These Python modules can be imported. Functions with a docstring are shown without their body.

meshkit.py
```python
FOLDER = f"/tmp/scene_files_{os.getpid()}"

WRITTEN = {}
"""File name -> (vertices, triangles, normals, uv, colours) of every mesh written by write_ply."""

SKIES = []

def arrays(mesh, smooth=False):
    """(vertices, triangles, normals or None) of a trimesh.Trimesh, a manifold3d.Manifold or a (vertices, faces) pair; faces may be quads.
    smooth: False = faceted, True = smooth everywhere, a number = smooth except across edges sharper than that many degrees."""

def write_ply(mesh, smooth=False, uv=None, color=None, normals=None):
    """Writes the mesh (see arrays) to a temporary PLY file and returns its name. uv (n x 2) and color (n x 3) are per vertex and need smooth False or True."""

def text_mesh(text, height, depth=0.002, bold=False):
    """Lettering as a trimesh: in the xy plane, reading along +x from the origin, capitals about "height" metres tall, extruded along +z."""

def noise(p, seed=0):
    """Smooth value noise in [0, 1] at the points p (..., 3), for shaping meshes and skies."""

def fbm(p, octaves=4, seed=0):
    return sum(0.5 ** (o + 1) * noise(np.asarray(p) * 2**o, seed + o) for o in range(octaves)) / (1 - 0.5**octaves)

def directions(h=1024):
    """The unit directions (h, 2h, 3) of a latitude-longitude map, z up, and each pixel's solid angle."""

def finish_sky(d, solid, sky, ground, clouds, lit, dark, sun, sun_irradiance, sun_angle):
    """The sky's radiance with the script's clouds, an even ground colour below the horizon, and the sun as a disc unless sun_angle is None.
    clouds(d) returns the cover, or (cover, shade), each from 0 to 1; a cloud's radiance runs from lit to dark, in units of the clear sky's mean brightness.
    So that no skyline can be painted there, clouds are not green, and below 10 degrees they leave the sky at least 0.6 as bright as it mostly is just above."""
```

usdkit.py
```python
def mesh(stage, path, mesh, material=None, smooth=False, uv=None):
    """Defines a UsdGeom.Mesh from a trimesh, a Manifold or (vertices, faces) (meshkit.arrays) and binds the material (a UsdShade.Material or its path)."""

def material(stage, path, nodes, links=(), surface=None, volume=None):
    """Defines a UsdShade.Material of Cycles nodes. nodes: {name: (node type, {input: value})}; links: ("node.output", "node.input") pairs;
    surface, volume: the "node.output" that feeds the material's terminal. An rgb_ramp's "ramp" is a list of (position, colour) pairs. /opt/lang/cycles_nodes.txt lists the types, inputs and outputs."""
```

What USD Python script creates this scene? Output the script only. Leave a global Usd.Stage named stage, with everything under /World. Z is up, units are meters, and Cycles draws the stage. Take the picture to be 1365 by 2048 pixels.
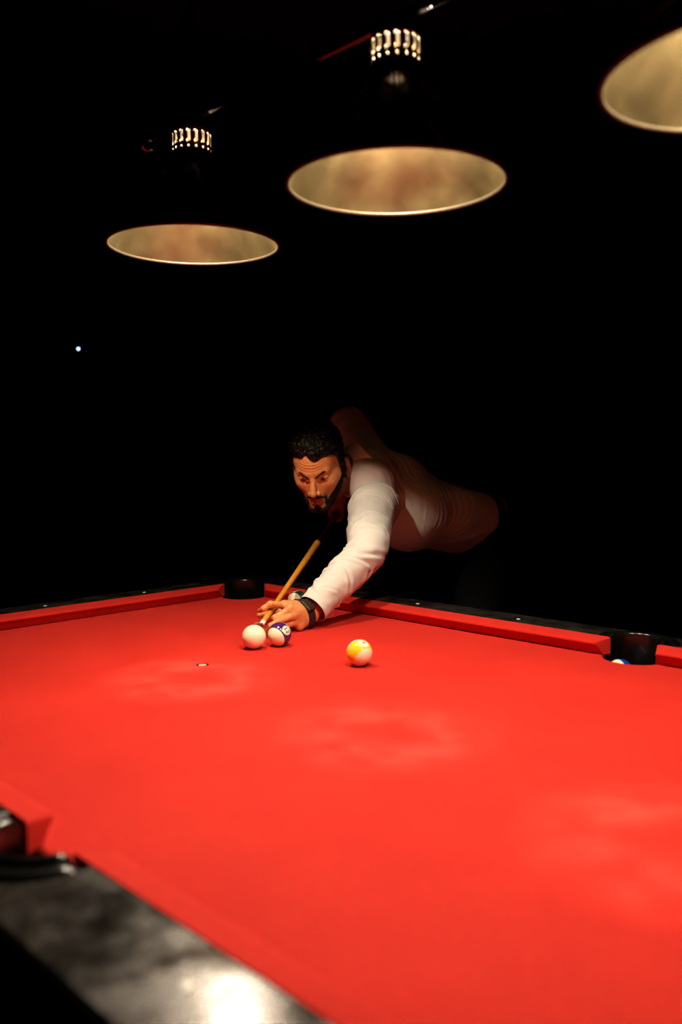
import math, numpy as np, trimesh, usdkit, meshkit
import manifold3d as m3
from scipy.spatial import cKDTree
from shapely.geometry import Polygon, Point, box as sbox
from pxr import Usd, UsdGeom, UsdShade, Sdf, Gf, UsdLux

stage = Usd.Stage.CreateInMemory()
UsdGeom.SetStageUpAxis(stage, 'Z'); UsdGeom.SetStageMetersPerUnit(stage, 1.0)
UsdGeom.Xform.Define(stage, '/World'); UsdGeom.Scope.Define(stage, '/World/Looks')
Z0 = 0.79                      # height of the table's cloth above the floor
L, W = 2.655, 1.288            # playing surface, nose to nose

# ------------------------------------------------------------------ camera
CAM = np.array([2.2168, -.4662, .4573 + Z0])
YAW, PITCH, ROLL, FPX = 2.3594, -.0667, -.0085, 1729.13
def cam_axes():
    cy, sy, cp, sp = math.cos(YAW), math.sin(YAW), math.cos(PITCH), math.sin(PITCH)
    f = np.array([cp*cy, cp*sy, sp]); r = np.array([sy, -cy, 0.]); u = np.cross(r, f)
    c, s = math.cos(ROLL), math.sin(ROLL)
    return c*r + s*u, -s*r + c*u, f
R_, U_, F_ = cam_axes()
cam = UsdGeom.Camera.Define(stage, '/World/camera')
M = Gf.Matrix4d(*[float(x) for x in (*R_, 0, *U_, 0, *(-F_), 0, *CAM, 1)])
UsdGeom.Xformable(cam).AddTransformOp().Set(M)
HAP = 24.0
cam.CreateHorizontalApertureAttr(HAP); cam.CreateVerticalApertureAttr(HAP*2048/1365)
cam.CreateFocalLengthAttr(HAP*FPX/1365)
cam.CreateFStopAttr(2.0); cam.CreateFocusDistanceAttr(2.3)
cam.CreateClippingRangeAttr(Gf.Vec2f(.02, 100))
cam.CreateExposureAttr(0.0)
BULB = 3200.0                  # strength of the three lamp bulbs, the room's only lamps
BEAM = 95000.0
BULB_COLOR = (1.0, .83, .62)

# ------------------------------------------------------------------ helpers
TAKEN, ORIGIN = {}, {}
def numbered(parent, name):
    k = TAKEN.get((parent, name), 0); TAKEN[(parent, name)] = k + 1
    return name if k == 0 else f'{name}_{k:03d}'
def thing(name, label, cat, loc, group=None):
    p = '/World/' + numbered('/World', name)
    x = UsdGeom.Xform.Define(stage, p); x.AddTranslateOp().Set(Gf.Vec3d(*map(float, loc)))
    o = x.GetPrim(); o.SetCustomDataByKey('label', label); o.SetCustomDataByKey('category', cat)
    if group: o.SetCustomDataByKey('group', group)
    ORIGIN[p] = np.array(loc, float)
    return p
def arr(mesh):
    if hasattr(mesh, 'to_mesh'):
        q = mesh.to_mesh(); return q.vert_properties[:, :3].astype(float), q.tri_verts
    if isinstance(mesh, trimesh.Trimesh): return np.array(mesh.vertices), np.array(mesh.faces)
    v, f = np.asarray(mesh[0], float), np.asarray(mesh[1], int)
    if f.shape[1] == 4: f = np.vstack([f[:, [0, 1, 2]], f[:, [0, 2, 3]]])
    return v, f
def obj(name, mesh, mat, parent=None, smooth=35, label=None):
    """mesh in world coordinates with z measured from the cloth"""
    parent = parent or '/World'
    p = parent + '/' + numbered(parent, name)
    v, f = arr(mesh); o = np.zeros(3)
    for k in ORIGIN:
        if p.startswith(k + '/'): o = ORIGIN[k]
    v = v + np.array([0, 0, Z0]) - o
    m = usdkit.mesh(stage, p, (v, f), MAT[mat], smooth=smooth)
    if label: m.GetPrim().SetCustomDataByKey('label', label)
    return p
def struct(name, mesh, mat):
    p = obj(name, mesh, mat, None, smooth=False)
    stage.GetPrimAtPath(p).SetCustomDataByKey('kind', 'structure')
def unit(a): a = np.asarray(a, float); return a / np.linalg.norm(a)
def frame_of(z):
    z = unit(z); x = unit(np.cross([0, 0, 1.], z) if abs(z[2]) < .95 else np.cross([0, 1., 0], z)); return x, np.cross(z, x), z
def concat(*ms):
    vs, fs, n = [], [], 0
    for m in ms:
        v, f = arr(m); vs.append(v); fs.append(f + n); n += len(v)
    return np.vstack(vs), np.vstack(fs)
def bx(x0, x1, y0, y1, z0, z1):
    b = trimesh.creation.box((x1-x0, y1-y0, z1-z0)); b.apply_translation(((x0+x1)/2, (y0+y1)/2, (z0+z1)/2)); return b
def lathe(profile, c=(0, 0, 0), n=64, axis=(0, 0, 1), a0=0., a1=2*math.pi):
    """profile of (r, z); a partial turn is capped"""
    prof = np.array(profile, float); full = abs(a1 - a0 - 2*math.pi) < 1e-6
    th = np.linspace(a0, a1, n, endpoint=not full); k = len(prof)
    x, y, z = (np.array(a) for a in ((1, 0, 0), (0, 1, 0), (0, 0, 1))) if tuple(axis) == (0, 0, 1) else frame_of(axis)
    v = np.array([np.array(c) + r*(math.cos(t)*x + math.sin(t)*y) + h*z for t in th for r, h in prof])
    f = []
    for i in range(n if full else n-1):
        for j in range(k-1):
            a, b = i*k+j, ((i+1) % n)*k+j
            f.append([a, b, b+1, a+1])
    return v, np.array(f)
def tube(pts, rad, n=12, cap=True):
    pts = np.array(pts, float); rad = np.broadcast_to(rad, len(pts)); rings = []
    tang = np.gradient(pts, axis=0); x = frame_of(tang[0])[0]
    for i, p in enumerate(pts):
        t = unit(tang[i]); x = unit(x - t*(x@t)); y = np.cross(t, x)
        th = np.linspace(0, 2*np.pi, n, endpoint=False)
        rings.append(p + rad[i]*(np.cos(th)[:, None]*x + np.sin(th)[:, None]*y))
    v = np.vstack(rings); f = []
    for i in range(len(pts)-1):
        for j in range(n):
            a, b = i*n+j, i*n+(j+1) % n
            f += [[a, b, b+n], [a, b+n, a+n]]
    if cap:
        v = np.vstack([v, pts[0], pts[-1]]); e = len(v)
        for j in range(n):
            f.append([e-2, (j+1) % n, j]); o = (len(pts)-1)*n; f.append([e-1, o+j, o+(j+1) % n])
    return v, np.array(f)
def extr(poly, z0, z1, b=.0):
    """extruded outline with a chamfer b round its top edge"""
    p = np.array(poly.exterior.coords)[:-1]
    if Polygon(p).exterior.is_ccw is False: p = p[::-1]
    keep = [i for i in range(len(p)) if np.linalg.norm(p[i]-p[i-1]) > 1e-5]; p = p[keep]
    e0 = p - np.roll(p, 1, 0); e1 = np.roll(p, -1, 0) - p
    n0 = np.c_[-e0[:, 1], e0[:, 0]]/np.linalg.norm(e0, axis=1)[:, None]; n1 = np.c_[-e1[:, 1], e1[:, 0]]/np.linalg.norm(e1, axis=1)[:, None]
    m = n0 + n1; m /= np.maximum(np.linalg.norm(m, axis=1), .3)[:, None]; m /= np.maximum((m*n0).sum(1), .4)[:, None]
    tv, tf = trimesh.creation.triangulate_polygon(Polygon(p), engine='earcut')
    tri_idx = cKDTree(p).query(tv)[1][tf]; n = len(p)
    rings = [np.c_[p, np.full(n, z0)], np.c_[p, np.full(n, z1-b)]] + ([np.c_[p+m*b, np.full(n, z1)]] if b else [])
    v = np.vstack(rings); f = []
    a = tri_idx; s = np.cross(p[a[:, 1]]-p[a[:, 0]], p[a[:, 2]]-p[a[:, 0]]); a = np.where((s < 0)[:, None], a[:, ::-1], a)
    f += list(a + (len(rings)-1)*n) + list(a[:, ::-1])
    for k in range(len(rings)-1):
        for i in range(n):
            j = (i+1) % n; f += [[k*n+i, k*n+j, (k+1)*n+j], [k*n+i, (k+1)*n+j, (k+1)*n+i]]
    return v, np.array(f)

# --- implicit surfaces: distance functions on a grid, turned into a mesh
def smin(a, b, k):
    h = np.clip(.5 + .5*(b-a)/k, 0, 1); return b + (a-b)*h - k*h*(1-h)
def smax(a, b, k): return -smin(-a, -b, k)
def rc(p, a, b, ra, rb=None):
    rb = ra if rb is None else rb; a = np.asarray(a, np.float32); b = np.asarray(b, np.float32); ab = b-a
    t = np.clip(((p-a)@ab)/max(float(ab@ab), 1e-12), 0, 1)
    return np.linalg.norm(p-a-t[..., None]*ab, axis=-1) - (ra + (rb-ra)*t)
def sph(p, c, r): return np.linalg.norm(p-np.asarray(c, np.float32), axis=-1) - r
def ell(p, c, r):
    q = p-np.asarray(c, np.float32); r = np.asarray(r, np.float32)
    k0 = np.linalg.norm(q/r, axis=-1); k1 = np.linalg.norm(q/(r*r), axis=-1)
    return k0*(k0-1)/np.maximum(k1, 1e-9)
def sstep(a, b, x): t = np.clip((x-a)/(b-a), 0, 1); return t*t*(3-2*t)
def nets(fn, lo, hi, h):
    lo = np.array(lo, float); n = np.ceil((np.array(hi)-lo)/h).astype(int)+1
    ax = [lo[i]+h*np.arange(n[i]) for i in range(3)]
    V = np.empty(n, np.float32)
    for i0 in range(0, n[0], 24):
        P = np.stack(np.meshgrid(ax[0][i0:i0+24], ax[1], ax[2], indexing='ij'), -1).astype(np.float32)
        V[i0:i0+24] = fn(P)
    V[0] = V[-1] = 1; V[:, 0] = V[:, -1] = 1; V[:, :, 0] = V[:, :, -1] = 1
    S = V < 0; c = n-1
    acc = np.zeros((*c, 3), np.float32); cnt = np.zeros(c, np.float32)
    offs = [(0, 0, 0), (1, 0, 0), (0, 1, 0), (1, 1, 0), (0, 0, 1), (1, 0, 1), (0, 1, 1), (1, 1, 1)]
    def sl(A, o): return A[o[0]:o[0]+c[0], o[1]:o[1]+c[1], o[2]:o[2]+c[2]]
    for i in range(8):
        for ax_ in range(3):
            if offs[i][ax_] == 0:
                o2 = list(offs[i]); o2[ax_] = 1
                a, b = sl(V, offs[i]), sl(V, o2); x = (a < 0) != (b < 0)
                t = np.where(x, a/np.where(x, a-b, 1), 0)
                for q in range(3): acc[..., q] += x*(offs[i][q] + (t if q == ax_ else 0))
                cnt += x
    act = cnt > 0; idx = -np.ones(c, np.int64); idx[act] = np.arange(act.sum())
    v = (np.argwhere(act) + acc[act]/cnt[act][:, None])*h + lo
    f = []
    for a in range(3):
        b, d = (a+1) % 3, (a+2) % 3
        s0 = [slice(1, c[q]) for q in range(3)]; s0[a] = slice(0, c[a]); s1 = list(s0); s1[a] = slice(1, c[a]+1)
        A, B = S[tuple(s0)], S[tuple(s1)]; e = np.argwhere(A != B); fl = A[A != B]
        e[:, b] += 1; e[:, d] += 1
        def cell(db, dd):
            q = e.copy(); q[:, b] -= db; q[:, d] -= dd; return idx[q[:, 0], q[:, 1], q[:, 2]]
        q = np.stack([cell(1, 1), cell(0, 1), cell(0, 0), cell(1, 0)], 1)
        f.append(np.where(fl[:, None], q, q[:, ::-1]))
    f = np.vstack(f)
    return v, np.vstack([f[:, [0, 1, 2]], f[:, [0, 2, 3]]])
def relax(m, n=4):
    v0, f0 = arr(m); t = trimesh.Trimesh(v0, f0, process=False); trimesh.smoothing.filter_taubin(t, .5, .53, n)
    v = np.array(t.vertices); f = np.array(t.faces)
    if len(v) != len(v0): return v, f
    lim = np.median(np.linalg.norm(v0[f0[:, 0]]-v0[f0[:, 1]], axis=1)); bad = ~(np.linalg.norm(v-v0, axis=1) < lim); v[bad] = v0[bad]
    return v, f
def vnormals(v, f):
    n = np.zeros_like(v); fn = np.cross(v[f[:, 1]]-v[f[:, 0]], v[f[:, 2]]-v[f[:, 0]])
    for k in range(3): np.add.at(n, f[:, k], fn)
    return n/np.maximum(np.linalg.norm(n, axis=1), 1e-12)[:, None]
def spline(pts, n):
    pts = np.array(pts, float); k = len(pts); t = np.linspace(0, k-1, n); P = np.vstack([2*pts[0]-pts[1], pts, 2*pts[-1]-pts[-2]])
    i = np.minimum(t.astype(int), k-2); u = (t-i)[:, None]; a, b, c, d = P[i], P[i+1], P[i+2], P[i+3]
    return .5*(2*b + (c-a)*u + (2*a-5*b+4*c-d)*u**2 + (3*b-a-3*c+d)*u**3)

# ------------------------------------------------------------------ materials
MAT = {}
def mat(name, nodes=None, links=(), surface='p.BSDF', **kw):
    nodes = dict(nodes or {}); nodes.setdefault('p', ('principled_bsdf', kw))
    MAT[name] = usdkit.material(stage, '/World/Looks/' + name, nodes, links, surface=surface)
G = ('geometry', {})
mat('red_cloth', {'g': G, 'n': ('noise_texture', {'scale': 5., 'detail': 4.}), 'f': ('noise_texture', {'scale': 900., 'detail': 2.}),
    'c': ('rgb_ramp', {'ramp': [(.3, (.46, .0108, .0058)), (.7, (.52, .0148, .0078))]}), 'b': ('bump', {'strength': .25, 'distance': .0008}),
    'p': ('principled_bsdf', {'roughness': .9, 'specular_ior_level': .25, 'sheen_weight': .03, 'sheen_roughness': .5, 'sheen_tint': (1., .45, .3)})},
    [('g.position', 'n.vector'), ('g.position', 'f.vector'), ('n.fac', 'c.fac'), ('c.color', 'p.base_color'), ('f.fac', 'b.height'), ('b.normal', 'p.normal')])
mat('rail_black', {'g': G, 'n': ('noise_texture', {'scale': 14., 'detail': 5., 'roughness': .6}), 'm': ('noise_texture', {'scale': 55., 'detail': 3.}),
    'r': ('map_range', {'from_min': .3, 'from_max': .7, 'to_min': .10, 'to_max': .42}), 'c': ('rgb_ramp', {'ramp': [(.3, (.006, .005, .0045)), (.75, (.030, .025, .021))]}),
    'p': ('principled_bsdf', {'specular_ior_level': .6, 'coat_weight': .35, 'coat_roughness': .12})},
    [('g.position', 'n.vector'), ('n.fac', 'r.value'), ('r.result', 'p.roughness'), ('n.fac', 'c.fac'), ('c.color', 'p.base_color')])
mat('liner_rubber', base_color=(.0025, .0025, .0025), roughness=.20, specular_ior_level=.6)
mat('dark_plastic', base_color=(.002, .002, .002), roughness=.6, specular_ior_level=.2)
mat('table_body', base_color=(.006, .005, .005), roughness=.5)
mat('pearl', base_color=(.85, .82, .76), roughness=.25)
mat('spot_paper', base_color=(.42, .16, .11), roughness=.7)
mat('gloss_black', base_color=(.006, .006, .007), roughness=.09, specular_ior_level=.6)
mat('black_chrome', base_color=(.13, .13, .15), metallic=1., roughness=.07)
mat('vent_metal', base_color=(.11, .080, .040), roughness=.5, specular_ior_level=.3)
mat('lamp_black', base_color=(.004, .004, .005), roughness=.11, specular_ior_level=.4)
mat('lamp_inside', {'g': G, 'n': ('noise_texture', {'scale': 16., 'detail': 4.}), 'r': ('map_range', {'from_min': .3, 'from_max': .7, 'to_min': .41, 'to_max': .54}),
    'p': ('principled_bsdf', {'base_color': (.165, .126, .058), 'metallic': 1.})}, [('g.position', 'n.vector'), ('n.fac', 'r.value'), ('r.result', 'p.roughness')])
mat('lamp_rim', base_color=(.062, .048, .028), roughness=.4, metallic=.6)
mat('socket', base_color=(.5, .4, .3), roughness=.5)
mat('bulb_glow', {'e': ('emission', {'color': BULB_COLOR, 'strength': BULB})}, surface='e.emission')
HOT = [(.096, -.087), (.040, -.078), (-.02, -.140)]      # where each lamp's beam is strongest, from the point below it
for i, (hx, hy) in enumerate(HOT):
    # the lens of the bulb: light thrown in a hollow narrow beam
    mat(f'beam_lens_{"abc"[i]}', {'g': G, 's': ('separate_xyz', {}), 'nz': ('math', {'math_type': 'multiply', 'value2': -1.}),
        'tx': ('math', {'math_type': 'divide'}), 'ty': ('math', {'math_type': 'divide'}),
        'dx': ('math', {'math_type': 'subtract', 'value2': hx}), 'dy': ('math', {'math_type': 'subtract', 'value2': hy}),
        'cv': ('combine_xyz', {}), 'n': ('noise_texture', {'scale': 13., 'detail': 1.}), 'nm': ('map_range', {'from_min': .35, 'from_max': .65, 'to_min': .25, 'to_max': 1.25, 'clamp': True}),
        'xx': ('math', {'math_type': 'multiply'}), 'yy': ('math', {'math_type': 'multiply'}), 'rr': ('math', {'math_type': 'add'}), 'r': ('math', {'math_type': 'sqrt'}),
        'rn': ('math', {'math_type': 'divide', 'value2': .25}), 'c': ('rgb_ramp', {'ramp': [(0, (.15,)*3), (.16, (.2,)*3), (.34, (1.,)*3), (.52, (.8,)*3), (.8, (0.,)*3)]}),
        'st': ('math', {'math_type': 'multiply'}), 'k': ('mix', {'mix_type': 'multiply', 'fac': 1., 'color1': BULB_COLOR}), 'e': ('emission', {'strength': BEAM})},
        [('g.incoming', 's.vector'), ('s.z', 'nz.value1'), ('s.x', 'tx.value1'), ('nz.value', 'tx.value2'), ('s.y', 'ty.value1'), ('nz.value', 'ty.value2'),
         ('tx.value', 'dx.value1'), ('ty.value', 'dy.value1'), ('dx.value', 'xx.value1'), ('dx.value', 'xx.value2'), ('dy.value', 'yy.value1'), ('dy.value', 'yy.value2'),
         ('xx.value', 'rr.value1'), ('yy.value', 'rr.value2'), ('rr.value', 'r.value1'), ('r.value', 'rn.value1'), ('rn.value', 'c.fac'), ('dx.value', 'cv.x'), ('dy.value', 'cv.y'),
         ('cv.vector', 'n.vector'), ('n.fac', 'nm.value'), ('c.color', 'st.value1'), ('nm.result', 'st.value2'), ('st.value', 'k.color2'), ('k.color', 'e.color')], surface='e.emission')
mat('led', {'e': ('emission', {'color': (.45, .65, 1.), 'strength': 6.})}, surface='e.emission')
mat('ball_white', base_color=(.86, .77, .54), roughness=.09, coat_weight=.5, coat_roughness=.03)
mat('ball_purple', base_color=(.045, .012, .11), roughness=.09, coat_weight=.5)
mat('ball_yellow', base_color=(.88, .55, .02), roughness=.09, coat_weight=.5)
mat('ball_green', base_color=(.004, .05, .035), roughness=.09, coat_weight=.5)
mat('ball_blue', base_color=(.005, .04, .35), roughness=.09, coat_weight=.5)
mat('ink', base_color=(.01, .01, .01), roughness=.15)
mat('maple', {'g': G, 'mp': ('mapping', {'scale': (1., 1., 1.)}), 'n': ('noise_texture', {'scale': 60., 'detail': 4., 'distortion': .5}),
    'c': ('rgb_ramp', {'ramp': [(.3, (.62, .235, .018)), (.7, (.76, .32, .032))]}), 'p': ('principled_bsdf', {'roughness': .3, 'coat_weight': .2})},
    [('g.position', 'mp.vector'), ('mp.vector', 'n.vector'), ('n.fac', 'c.fac'), ('c.color', 'p.base_color')])
mat('ferrule_white', base_color=(.88, .86, .80), roughness=.3)
mat('tip_leather', base_color=(.16, .03, .025), roughness=.8)
mat('cue_butt', base_color=(.05, .012, .010), roughness=.2, coat_weight=.4)
mat('steel', base_color=(.5, .5, .5), metallic=1., roughness=.3)
mat('skin', {'g': G, 'n': ('noise_texture', {'scale': 90., 'detail': 3.}), 'c': ('rgb_ramp', {'ramp': [(.3, (.62, .225, .075)), (.7, (.70, .275, .095))]}),
    'f': ('noise_texture', {'scale': 600., 'detail': 2.}), 'b': ('bump', {'strength': .12, 'distance': .0006}), 'a': ('attribute', {'attribute': 'stubble'}), 'sn': ('noise_texture', {'scale': 350., 'detail': 2.}),
    'sm': ('map_range', {'from_min': .25, 'from_max': .65, 'to_min': .35, 'to_max': 1.}), 'sk': ('math', {'math_type': 'multiply'}), 'sc': ('mix', {'color2': (.055, .022, .012)}),
    'p': ('principled_bsdf', {'roughness': .48, 'subsurface_weight': .12, 'subsurface_scale': .006, 'specular_ior_level': .4})},
    [('g.position', 'n.vector'), ('g.position', 'f.vector'), ('n.fac', 'c.fac'), ('g.position', 'sn.vector'), ('sn.fac', 'sm.value'), ('a.fac', 'sk.value1'), ('sm.result', 'sk.value2'), ('sk.value', 'sc.fac'), ('c.color', 'sc.color1'), ('sc.color', 'p.base_color'), ('f.fac', 'b.height'), ('b.normal', 'p.normal')])
mat('lips', base_color=(.42, .13, .10), roughness=.4)
mat('hair', base_color=(.004, .0028, .0022), roughness=.5, specular_ior_level=.22)
mat('beard', {'g': G, 'n': ('noise_texture', {'scale': 500., 'detail': 3.}), 'b': ('bump', {'strength': .8, 'distance': .002}),
    'p': ('principled_bsdf', {'base_color': (.012, .006, .004), 'roughness': .8, 'specular_ior_level': .2})}, [('g.position', 'n.vector'), ('n.fac', 'b.height'), ('b.normal', 'p.normal')])
mat('eye_white', base_color=(.24, .17, .14), roughness=.15)
mat('iris', base_color=(.03, .015, .008), roughness=.08)
mat('shirt_cotton', {'g': G, 'n': ('noise_texture', {'scale': 30., 'detail': 3.}), 'w': ('noise_texture', {'scale': 700., 'detail': 1.}), 'b': ('bump', {'strength': .15, 'distance': .0006}),
    'b2': ('bump', {'strength': .25, 'distance': .003}),
    'p': ('principled_bsdf', {'base_color': (.64, .615, .575), 'roughness': .8, 'specular_ior_level': .2, 'sheen_weight': .08})},
    [('g.position', 'w.vector'), ('g.position', 'n.vector'), ('w.fac', 'b.height'), ('n.fac', 'b2.height'), ('b.normal', 'b2.normal'), ('b2.normal', 'p.normal')])
mat('trouser_black', base_color=(.0025, .0025, .003), roughness=.95, specular_ior_level=.1)
mat('shoe_leather', base_color=(.008, .006, .005), roughness=.35)
mat('watch_strap', base_color=(.012, .010, .009), roughness=.5)
mat('watch_glass', base_color=(.02, .018, .012), roughness=.18, coat_weight=1., coat_roughness=.12)
mat('wall_paint', {'g': G, 'n': ('noise_texture', {'scale': 3., 'detail': 3.}), 'c': ('rgb_ramp', {'ramp': [(.3, (.004, .004, .006)), (.7, (.006, .005, .007))]}),
    'p': ('principled_bsdf', {'roughness': .95, 'specular_ior_level': .1})}, [('g.position', 'n.vector'), ('n.fac', 'c.fac'), ('c.color', 'p.base_color')])
mat('ceiling_paint', base_color=(.004, .004, .004), roughness=.95, specular_ior_level=.1)
mat('floor_wood', {'g': G, 'n': ('noise_texture', {'scale': 8., 'detail': 3.}), 'c': ('rgb_ramp', {'ramp': [(.3, (.006, .004, .004)), (.7, (.010, .007, .006))]}),
    'p': ('principled_bsdf', {'roughness': .7, 'specular_ior_level': .2})}, [('g.position', 'n.vector'), ('n.fac', 'c.fac'), ('c.color', 'p.base_color')])
mat('trim_wood', base_color=(.03, .012, .006), roughness=.6)

# ------------------------------------------------------------------ the room
X0, X1, Y0, Y1, ZC = -4.0, 5.2, -3.0, 5.6, 2.1      # ZC: ceiling above the cloth
struct('floor', bx(X0-.2, X1+.2, Y0-.2, Y1+.2, -Z0-.1, -Z0), 'floor_wood')
struct('ceiling', bx(X0-.2, X1+.2, Y0-.2, Y1+.2, ZC, ZC+.1), 'ceiling_paint')
struct('wall_left', bx(X0-.2, X0, Y0-.2, Y1+.2, -Z0, ZC), 'wall_paint')
struct('wall_right', bx(X1, X1+.2, Y0-.2, Y1+.2, -Z0, ZC), 'wall_paint')
struct('wall_back', bx(X0, X1, Y1, Y1+.2, -Z0, ZC), 'wall_paint')
struct('wall_front', bx(X0, X1, Y0-.2, Y0, -Z0, ZC), 'wall_paint')
struct('baseboard_back', bx(X0+.012, X1, Y1-.012, Y1, -Z0, -Z0+.1), 'trim_wood')
struct('baseboard_left', bx(X0, X0+.012, Y0, Y1, -Z0, -Z0+.1), 'trim_wood')
struct('trim_1', bx(X0, X1, Y1-.03, Y1, .25, .40), 'trim_wood')

# ------------------------------------------------------------------ the table
NOSE, TOP, CW, RW = .030, .039, .042, .155
table = thing('pool_table', 'large pool table with bright red cloth and glossy black rails', 'pool table', (L/2, W/2, 0))
corners = [(0, 0, 225), (L, 0, 315), (L, W, 45), (0, W, 135)]
HOLES = []
for x, y, a in corners:
    d = np.array([math.cos(math.radians(a)), math.sin(math.radians(a))]); HOLES.append((np.array([x, y]) - .017*d, .066, a, 66))
for y, a in ((0, 270), (W, 90)):
    HOLES.append((np.array([L/2, y + (.045 if a == 90 else -.045)]), .056, a, 86))
bed = sbox(-CW, -CW, L+CW, W+CW)
for c, r, a, _ in HOLES:
    cut = Point(*c).buffer(r + (.004 if r > .06 else .011), 24)
    bed = bed.difference(cut.intersection(sbox(-1, -1, 9, -.026)) if a == 270 else cut)
bed = max(getattr(bed, 'geoms', [bed]), key=lambda g: g.area)
cloth = obj('cloth_bed', extr(bed, -.025, 0, .003), 'red_cloth', table)
# the six cushions: nose profile swept along, faces at the pockets cut at an angle
prof = [(0, NOSE-.003), (-.0006, NOSE), (-.003, NOSE+.0018), (-.012, NOSE+.004), (-CW, TOP), (-CW, .0005), (-.021, .0005), (-.007, NOSE-.009), (-.0012, NOSE-.0055)]
def cushion(p0, p1, nrm, back0, back1):
    """p0, p1: nose ends; nrm: towards the table; back0, back1: how far the back runs past the nose at either end"""
    p0, p1, nrm = np.array(p0), np.array(p1), np.array(nrm); t = unit(p1-p0); ln = np.linalg.norm(p1-p0)
    def ring(s_of, inset):
        q = []
        for n, z in prof:
            n2 = n - inset*(1 if n > -.02 else 0); s = s_of(n)
            q.append([*(p0 + t*s + nrm*n2), z - (inset*.6 if z > .02 else 0)])
        return q
    e0 = lambda n: back0*(n/CW); e1 = lambda n: ln - back1*(n/CW)
    rs = [ring(lambda n: e0(n), .006), ring(lambda n: e0(n)+.0025, .002), ring(lambda n: e0(n)+.007, 0),
          *[ring(lambda n, u=u: e0(n)+.007 + (e1(n)-e0(n)-.014)*u, 0) for u in (.25, .5, .75)],
          ring(lambda n: e1(n)-.007, 0), ring(lambda n: e1(n)-.0025, .002), ring(lambda n: e1(n), .006)]
    k = len(prof); v = np.vstack(rs); f = []
    for i in range(len(rs)-1):
        for j in range(k):
            a, b = i*k+j, i*k+(j+1) % k; f += [[a, b, b+k], [a, b+k, a+k]]
    for j in range(1, k-1): f += [[0, j+1, j], [(len(rs)-1)*k, (len(rs)-1)*k+j, (len(rs)-1)*k+j+1]]
    t_ = trimesh.Trimesh(v, f, process=False)
    if t_.volume < 0: t_.invert()
    return t_
CN, SN, CB, SB = .100, .0685, .050, .014
footprints = []
for p0, p1, n, b0, b1 in (((0, CN), (0, W-CN), (1, 0), CB, CB), ((L, W-CN), (L, CN), (-1, 0), CB, CB),
                          ((CN, W), (L/2-SN, W), (0, -1), CB, SB), ((L/2+SN, W), (L-CN, W), (0, -1), SB, CB),
                          ((CN, 0), (L/2-SN, 0), (0, 1), CB, SB), ((L/2+SN, 0), (L-CN, 0), (0, 1), SB, CB)):
    obj('cushion', cushion(p0, p1, n, b0, b1), 'red_cloth', table, smooth=50)
# rails, corner caps
ring_ = sbox(-RW+.03, -RW+.03, L+RW-.03, W+RW-.03).buffer(.03, 6).difference(sbox(-CW, -CW, L+CW, W+CW))
for c, r, a, _ in HOLES: ring_ = ring_.difference(Point(*c).buffer(r+.0405, 24))
def slope(m):
    v, f = m; v = v.copy(); out = np.maximum.reduce([-v[:, 0], v[:, 0]-L, -v[:, 1], v[:, 1]-W]) - CW
    v[:, 2] -= np.where(v[:, 2] > .02, .036*np.maximum(out, 0), 0); return v, f
e = .095
for bxx in ((e, -1, L/2, 0), (L/2, -1, L-e, 0), (e, W, L/2, W+1), (L/2, W, L-e, W+1), (-1, e, 0, W-e), (L, e, L+1, W-e)):
    r_ = ring_.intersection(sbox(*bxx))
    for g in getattr(r_, 'geoms', [r_]):
        if g.area > .004: obj('rail', slope(extr(g, .004, TOP, .003)), 'rail_black', table)
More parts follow.
